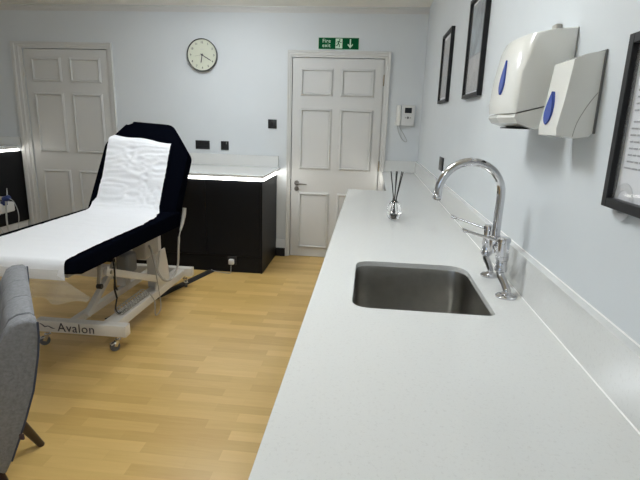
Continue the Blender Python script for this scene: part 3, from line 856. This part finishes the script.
bm = nb(); cyl(bm, (-1.914, 3.20, .211), (-1.906, 3.20, .211), .012, seg=16); obj('pivot_bolt', bm, 'zinc', t)
bm = nb(); box(bm, -2.06, -1.98, 2.81, 2.95, .36, .495, .018, 3); cyl(bm, (-2.02, 2.95, .44), (-2.02, 3.17, .41), .022, seg=20)
obj('motor', bm, 'frame_grey', t, label='dark grey lifting motor')
bm = nb(); box(bm, -2.02, -1.925, 2.96, 3.165, .43, .577, .012, 3)
obj('control_box', bm, 'beige_plastic', t)
bm = nb(); beam(bm, (-1.895, 2.365, .60), (-1.895, 2.335, .46), .022, .012); obj('foot_support_strut', bm, 'beige_plastic', t)
bm = nb(); cyl(bm, (-1.905, 2.335, .462), (-1.875, 2.335, .462), .015, seg=18, bev=.003); obj('adjusting_knob', bm, 'black_plastic', t)
bm = nb(); tube(bm, [(-1.90, 2.50, .60), (-1.895, 2.505, .50), (-1.90, 2.51, .41), (-1.895, 2.52, .375)], .005, sm=5, seg=8)
tube(bm, [(-1.93, 2.55, .50), (-1.93, 2.56, .42), (-1.94, 2.57, .36), (-1.935, 2.58, .30)], .006, sm=5, seg=8)
tube(bm, [(-1.935, 2.58, .30), (-1.96, 2.60, .22), (-1.97, 2.66, .165), (-1.975, 2.75, .162)], .005, sm=5, seg=8)
obj('cable', bm, 'black_rubber', t, label='black cables hanging beneath the frame')
bm = nb(); pts = []
for k in range(0, 201):
    s = k/200; a = s*22*PI
    pts.append((-1.958+.030*math.cos(a), 2.62+.36*s, .190+.028*math.sin(a)))
tube(bm, pts, .0028, seg=6)
tube(bm, [(-1.93, 2.98, .19), (-1.90, 3.0, .12), (-1.88, 2.96, .035), (-1.885, 3.06, .05), (-1.905, 3.08, .20), (-1.92, 3.06, .40), (-1.93, 3.05, .48)], .0032, sm=8, seg=8)
obj('coiled_cable', bm, 'beige_plastic', t, label='grey coiled cable lying on base rail')

# hand control hanging at the hinge
t = thing('hand_control', (-1.775, 3.2, .63), 'grey hand control hanging on a thick cable at the couch hinge', 'hand control')
bm = nb(); tube(bm, [(-1.772, 3.285, .735), (-1.772, 3.27, .69), (-1.772, 3.235, .635), (-1.772, 3.195, .590)], [.013, .014, .012, .007], sm=5, seg=16)
obj('handset', bm, 'beige_plastic', t)
bm = nb(); tube(bm, [(-1.772, 3.20, .595), (-1.772, 3.165, .55)], .004, seg=10)
tube(bm, [(-1.772, 3.165, .55), (-1.775, 3.15, .45), (-1.78, 3.135, .34), (-1.80, 3.07, .270), (-1.82, 3.00, .278), (-1.84, 2.965, .33), (-1.858, 2.955, .40), (-1.885, 2.97, .48), (-1.915, 3.0, .52)], .0075, sm=8, seg=10)
obj('cable', bm, 'beige_plastic', t)

# couch paper following seat and backrest
def lerp_tab(tab, x):
    for (a, va), (b, vb) in zip(tab, tab[1:]):
        if x <= b: 
            f = (x-a)/(b-a) if b > a else 0
            return va+(vb-va)*max(0, min(1, f))
    return tab[-1][1]
path = [Vector((0, 1.952, .632)), Vector((0, 1.948, .675)), Vector((0, 1.956, .712)), Vector((0, 2.00, .7215)), Vector((0, 2.25, .7215)), Vector((0, 2.60, .7215)),
        Vector((0, 2.95, .7218)), Vector((0, 3.10, .7235)), Vector((0, 3.175, .738)), bk(0, .10, .012), bk(0, .25, .0085), bk(0, .45, .0085), bk(0, .615, .0085)]
P = smooth_path(path, 12)
cum = [0]
for a, b in zip(P, P[1:]): cum.append(cum[-1]+(b-a).length)
Ltot = cum[-1]
XLt = [(0, -2.385), (.9, -2.392), (1.20, -2.395), (1.34, -2.415), (1.38, -2.395), (1.60, -2.405), (1.80, -2.425), (Ltot-.02, -2.432), (Ltot, -2.40)]
XRt = [(0, -1.815), (.12, -1.815), (.45, -1.826), (.85, -1.822), (.96, -1.83), (1.10, -1.845), (1.22, -1.88), (1.32, -1.915), (1.42, -1.925), (Ltot, -1.945)]
def make_paper():
    bm = nb(); NX = 44; rows = []
    NL = 170
    for i in range(NL+1):
        s = Ltot*i/NL
        j = max(k for k in range(len(cum)) if cum[k] <= s+1e-9); j = min(j, len(P)-2)
        f = (s-cum[j])/max(1e-9, cum[j+1]-cum[j]); p = P[j].lerp(P[j+1], f)
        tg = (P[j+1]-P[j]).normalized(); n = Vector((0, -tg.z, tg.y))
        xl, xr = lerp_tab(XLt, s), lerp_tab(XRt, s)
        xr += .004*math.sin(s*31)+.003*math.sin(s*67+1) if .85 < s < 1.3 else 0
        row = []
        for k in range(NX+1):
            u = k/NX; x = xl+(xr-xl)*u
            cut = 0
            if s > Ltot-.12: cut = -(u*.060+.006*math.sin(u*9))*((s-(Ltot-.12))/.12)
            q = p + tg*cut
            onback = max(0, min(1, (s-1.26)/.12)); endfade = max(0, min(1, (Ltot-s)/.04))
            v = Vector((x*1.0, s, 0))
            w1 = noise.noise(Vector((x*7, s*13, 1.3)))*.5+.5
            w2 = abs(noise.noise(Vector((x*9+3*noise.noise(v*4), s*22, 4.1))))
            w3 = noise.noise(Vector((x*30, s*42, 9)))*.5+.5
            amp = (.0030+.0085*onback)*(.25+.75*endfade)
            h = (amp*(w1*.8+(1-w2)*1.4)+.0030*onback*w3)
            if s < .12: h = .003+.010*w1*(1-s/.12)
            row.append(bm.verts.new(Vector((x, q.y, q.z))+n*h))
        rows.append(row)
    for A, B in zip(rows, rows[1:]):
        for k in range(NX): bm.faces.new((A[k], A[k+1], B[k+1], B[k]))
    # give the sheet thickness
    bmesh.ops.recalc_face_normals(bm, faces=bm.faces)
    bmesh.ops.solidify(bm, geom=bm.faces[:], thickness=.0008)
    return bm
t = thing('couch_cover', (-2.1, 2.6, .722), 'crumpled white paper sheet with a plastic overhang covering the black couch', 'paper sheet')
obj('paper', make_paper(), 'paper', t, smooth=80)

# translucent film draping from the near end
bm = nb(); rows = []
NX, NZ = 50, 16
for i in range(NX+1):
    u = i/NX; x = -2.44+u*.75
    bottom = .548
    top = .660 if u < .80 else .660-.095*((u-.80)/.20)
    col = []
    for k in range(NZ+1):
        v = k/NZ; z = top+(bottom+.006*math.sin(u*21)-top)*v
        y = 1.925-.03*v*(1+.5*math.sin(u*17))+.012*math.sin(u*33+v*3)*v
        if u > .78: y += .0
        col.append(bm.verts.new((x, y, z)))
    if u <= .80: col = [bm.verts.new((x, 2.03, .7165)), bm.verts.new((x, 1.985, .7165)), bm.verts.new((x, 1.958, .700))]+col
    rows.append(col)
for A, B in zip(rows, rows[1:]):
    if len(A) > len(B): A = A[3:]
    for k in range(len(A)-1): bm.faces.new((A[k], A[k+1], B[k+1], B[k]))
bmesh.ops.solidify(bm, geom=bm.faces[:], thickness=.0006)
obj('plastic_film', bm, 'film', t, smooth=80, label='translucent plastic hanging off the near end')

# black floor cable cover
bm = nb(); a = Vector((-1.864, 4.095, 0)); b = Vector((-2.19, 2.90, 0)); d = (b-a).normalized(); s = Vector((-d.y, d.x, 0))
prism(bm, [(-.040, .0005), (.040, .0005), (.026, .010), (-.026, .010)], lambda u, v, q: a+s*u+d*q*(b-a).length+Vector((0, 0, v)), 0, 1)
o = obj('cable_cover', bm, 'black_rubber', org=(-2.0, 3.5, 0)); tag(o, 'flat black rubber cable cover running across the wooden floor', 'cable cover')

# ------------------------------------------------------------------ grey chair (foreground left)
NC = Vector((-1.37, 1.16, 0)); wv = Vector((-.6283, .7780, 0)); fv = Vector((-.7780, -.6283, 0))
def ch(f, w_, z): return NC+fv*f+wv*w_+Vector((0, 0, z))
t = thing('armchair', ch(.3, .3, 0), 'grey wool upholstered chair on dark wooden legs in left foreground', 'chair')
# outer side profile (f, z); sides taper inward towards the seat bottom
def sidefn(sign, base):
    def fn(f, z, q):
        tp = .087*max(0, (.80-z)/.47)
        return ch(f, base+sign*(tp+q), z)
    return fn
side = [(.000, .800), (.012, .812), (.045, .812), (.066, .800), (.082, .770), (.105, .70), (.16, .62), (.26, .585), (.50, .565), (.56, .54), (.575, .50), (.56, .30), (.125, .285), (.108, .33), (.066, .45), (.030, .57), (.008, .69), (.001, .75)]
bm = nb(); prism(bm, side, sidefn(1, .0), 0, .055, .012, 3); obj('side_panel', bm, 'fabric', t, smooth=50)
bm = nb(); prism(bm, side, sidefn(-1, .60), 0, .055, .012, 3); obj('side_panel', bm, 'fabric', t, smooth=50)
backp = [(.002, .800), (.014, .812), (.045, .812), (.066, .800), (.082, .770), (.118, .62), (.20, .42), (.20, .33), (.122, .29), (.109, .33), (.068, .45), (.032, .57), (.010, .69), (.003, .75)]
cuts = [.057, .215, .385, .543]
for a, b in zip(cuts, cuts[1:]):
    def fn(f, z, q, a=a, b=b):
        c = .3; tp = 1-.29*max(0, (.80-z)/.47)
        return ch(f, c+(a+(b-a)*q-c)*tp, z)
    bm = nb(); prism(bm, backp, fn, .004, .996, .012, 3)
    obj('backrest', bm, 'fabric', t, smooth=50)
bm = nb(); box(bm, 0, 1, 0, 1, 0, 1)
bm.free()
bm = nb(); prism(bm, round_poly([(.19, .14), (.60, .12), (.60, .48), (.19, .46)], .04, 4), lambda f, w_, z: ch(f, w_, z), .375, .475, .025, 4)
obj('seat_cushion', bm, 'fabric', t, smooth=60)
bm = nb(); prism(bm, [(.15, .14), (.57, .13), (.57, .47), (.15, .46)], lambda f, w_, z: ch(f, w_, z), .325, .374)
obj('seat_base', bm, 'fabric', t)
for base, sg in ((0, 1), (.60, -1)):
    bm = nb()
    pts = [ch(f-.002, base+sg*.087*max(0, (.80-z)/.47), z) for f, z in ((.108, .33), (.066, .45), (.030, .57), (.008, .69), (.001, .75), (.000, .799))]
    tube(bm, pts, .0030, seg=8)
    obj('piping', bm, 'fabric_seam', t, label='dark blue-grey piping down rear edges')
for (f, w_), (f2, w2) in (((.17, .125), (.055, .0)), ((.15, .50), (.025, .632)), ((.50, .13), (.60, .05)), ((.50, .47), (.60, .55))):
    bm = nb(); tube(bm, [ch(f, w_, .335), ch((f+f2)/2, (w_+w2)/2, .17), ch(f2, w2, .003)], [.024, .019, .0135], seg=16)
    obj('leg', bm, 'dark_wood', t)
bm = nb(); p = ch(.076, .055, .425); box(bm, p.x-.002, p.x+.012, p.y-.003, p.y+.003, p.z-.009, p.z+.009, .001, 1)
obj('fabric_tag', bm, 'red_tag', t, label='small dark label sewn in seam')

# ------------------------------------------------------------------ equipment stand behind couch at far left
t = thing('equipment_stand', (-3.72, 3.9, 0), 'small equipment stand with tubes and blue connector at the far left', 'equipment')
bm = nb()
for x in (-3.84, -3.70): beam(bm, (x, 3.86, 0), (x, 3.86, .56), .02, .02)
for x in (-3.84, -3.70): beam(bm, (x, 4.02, 0), (x, 4.02, .56), .02, .02)
box(bm, -3.86, -3.68, 3.84, 4.04, .20, .22)
obj('frame', bm, 'zinc', t)
bm = nb(); box(bm, -3.90, -3.675, 3.86, 4.03, .485, .575, .015, 3); obj('body', bm, 'white_plastic2', t)
bm = nb(); cyl(bm, (-3.75, 3.90, .62), (-3.655, 3.90, .625), .016, seg=16, bev=.003); obj('handpiece', bm, 'beige_plastic', t)
bm = nb(); cyl(bm, (-3.672, 3.90, .61), (-3.615, 3.895, .635), .028, .024, seg=20, bev=.005); box(bm, -3.70, -3.655, 3.88, 3.92, .56, .60, .004, 1); obj('connector', bm, 'blue_rubber', t, label='dark blue connector')
bm = nb(); tube(bm, [(-3.640, 3.90, .635), (-3.634, 3.90, .68), (-3.632, 3.90, .715)], [.006, .005, .003], seg=10); obj('probe', bm, 'clear_tube', t)
bm = nb()
tube(bm, [(-3.615, 3.895, .625), (-3.575, 3.89, .60), (-3.545, 3.89, .52), (-3.545, 3.89, .44), (-3.562, 3.89, .36), (-3.57, 3.89, .22)], .0035, sm=8, seg=8)
tube(bm, [(-3.64, 3.88, .60), (-3.65, 3.88, .50), (-3.655, 3.88, .40), (-3.64, 3.88, .25)], .007, sm=8, seg=8)
for k in range(6):
    x = -3.70-.012*k
    tube(bm, [(x, 3.875, .49), (x-.025+.012*(k % 3), 3.84, .42), (x+.02-.01*(k % 2), 3.85, .32), (x+.01, 3.85, .22)], .0045, sm=6, seg=8)
obj('tubing', bm, 'clear_tube', t)

# ------------------------------------------------------------------ ceiling lights (unseen fittings, shaped as glowing drums to brighten the ceiling)
def ceiling_drum(x, y, label, lm='lamp', R_=.17, h=.085):
    t = thing('ceiling_light', (x, y, CZ), label, 'light', 'opal ceiling lights')
    bm = nb(); lathe(bm, [(0, -.001), (R_*.8, -.001), (R_*.8, -.018), (0, -.018)], (x, y, CZ), seg=48); obj('base', bm, 'white_plastic2', t)
    bm = nb(); lathe(bm, [(0, -.018), (R_-.012, -.018), (R_, -.028), (R_, -h+.02), (R_-.02, -h), (0, -h)], (x, y, CZ), seg=48)
    obj('diffuser', bm, lm, t)
    return t
M['lamp'] = emit('lamp_diffuser', (.90, .955, 1.0), 53.0)
M['lamp2'] = emit('lamp_diffuser_near', (.91, .96, .985), 31.0)
M['lamp3'] = emit('lamp_diffuser_far', (.91, .96, .985), 22.0)
for (x, y), lb in zip([(-1.75, 3.62), (-1.05, 1.45), (-1.8, -1.5)], ['opal drum ceiling light over the couch head', 'opal drum ceiling light near the long worktop', 'opal drum ceiling light at the unseen end of the room behind the camera']):
    ceiling_drum(x, y, lb, 'lamp' if y > 2 else 'lamp2' if y > 0 else 'lamp3', .17 if y > 2 else .24)

# cool fill through the unseen window added behind the camera
wd = bpy.data.worlds.new('World'); bpy.context.scene.world = wd; wd.use_nodes = True
nt = wd.node_tree; bg = nt.nodes['Background']
bg.inputs['Color'].default_value = (.62, .78, 1.0, 1); bg.inputs['Strength'].default_value = 2.0
l = bpy.data.lights.new('fill_daylight', 'AREA'); l.shape = 'RECTANGLE'; l.size = WX1-WX0; l.size_y = WZ1-WZ0; l.energy = 18; l.color = (.80, .90, 1.0)
lo = bpy.data.objects.new('fill_daylight', l); C.objects.link(lo); lo.location = ((WX0+WX1)/2, YR-.14, (WZ0+WZ1)/2)
lo.rotation_euler = (PI/2, 0, 0)   # faces +y
lo.rotation_euler = (-PI/2, 0, 0)

# ------------------------------------------------------------------ camera
R = Vector((0.99418793, 0.10333326, 0.03020921)); U = Vector((-0.05404499, 0.23635184, 0.97016336)); F = Vector((-0.09311014, 0.96615736, -0.24056279))
cam = bpy.data.cameras.new('camera'); co = bpy.data.objects.new('camera', cam); C.objects.link(co)
m4 = Matrix((R, U, -F)).transposed().to_4x4(); m4.translation = Vector((-.4675984, 0, 1.37021983))
co.matrix_world = m4
cam.sensor_width = 36; cam.lens = 478.5085*36/640; cam.clip_start = .02
bpy.context.scene.camera = co
vs = bpy.context.scene.view_settings
vs.view_transform = 'Standard'; vs.look = 'None'; vs.exposure = 0.0; vs.gamma = 1; vs.use_curve_mapping = False
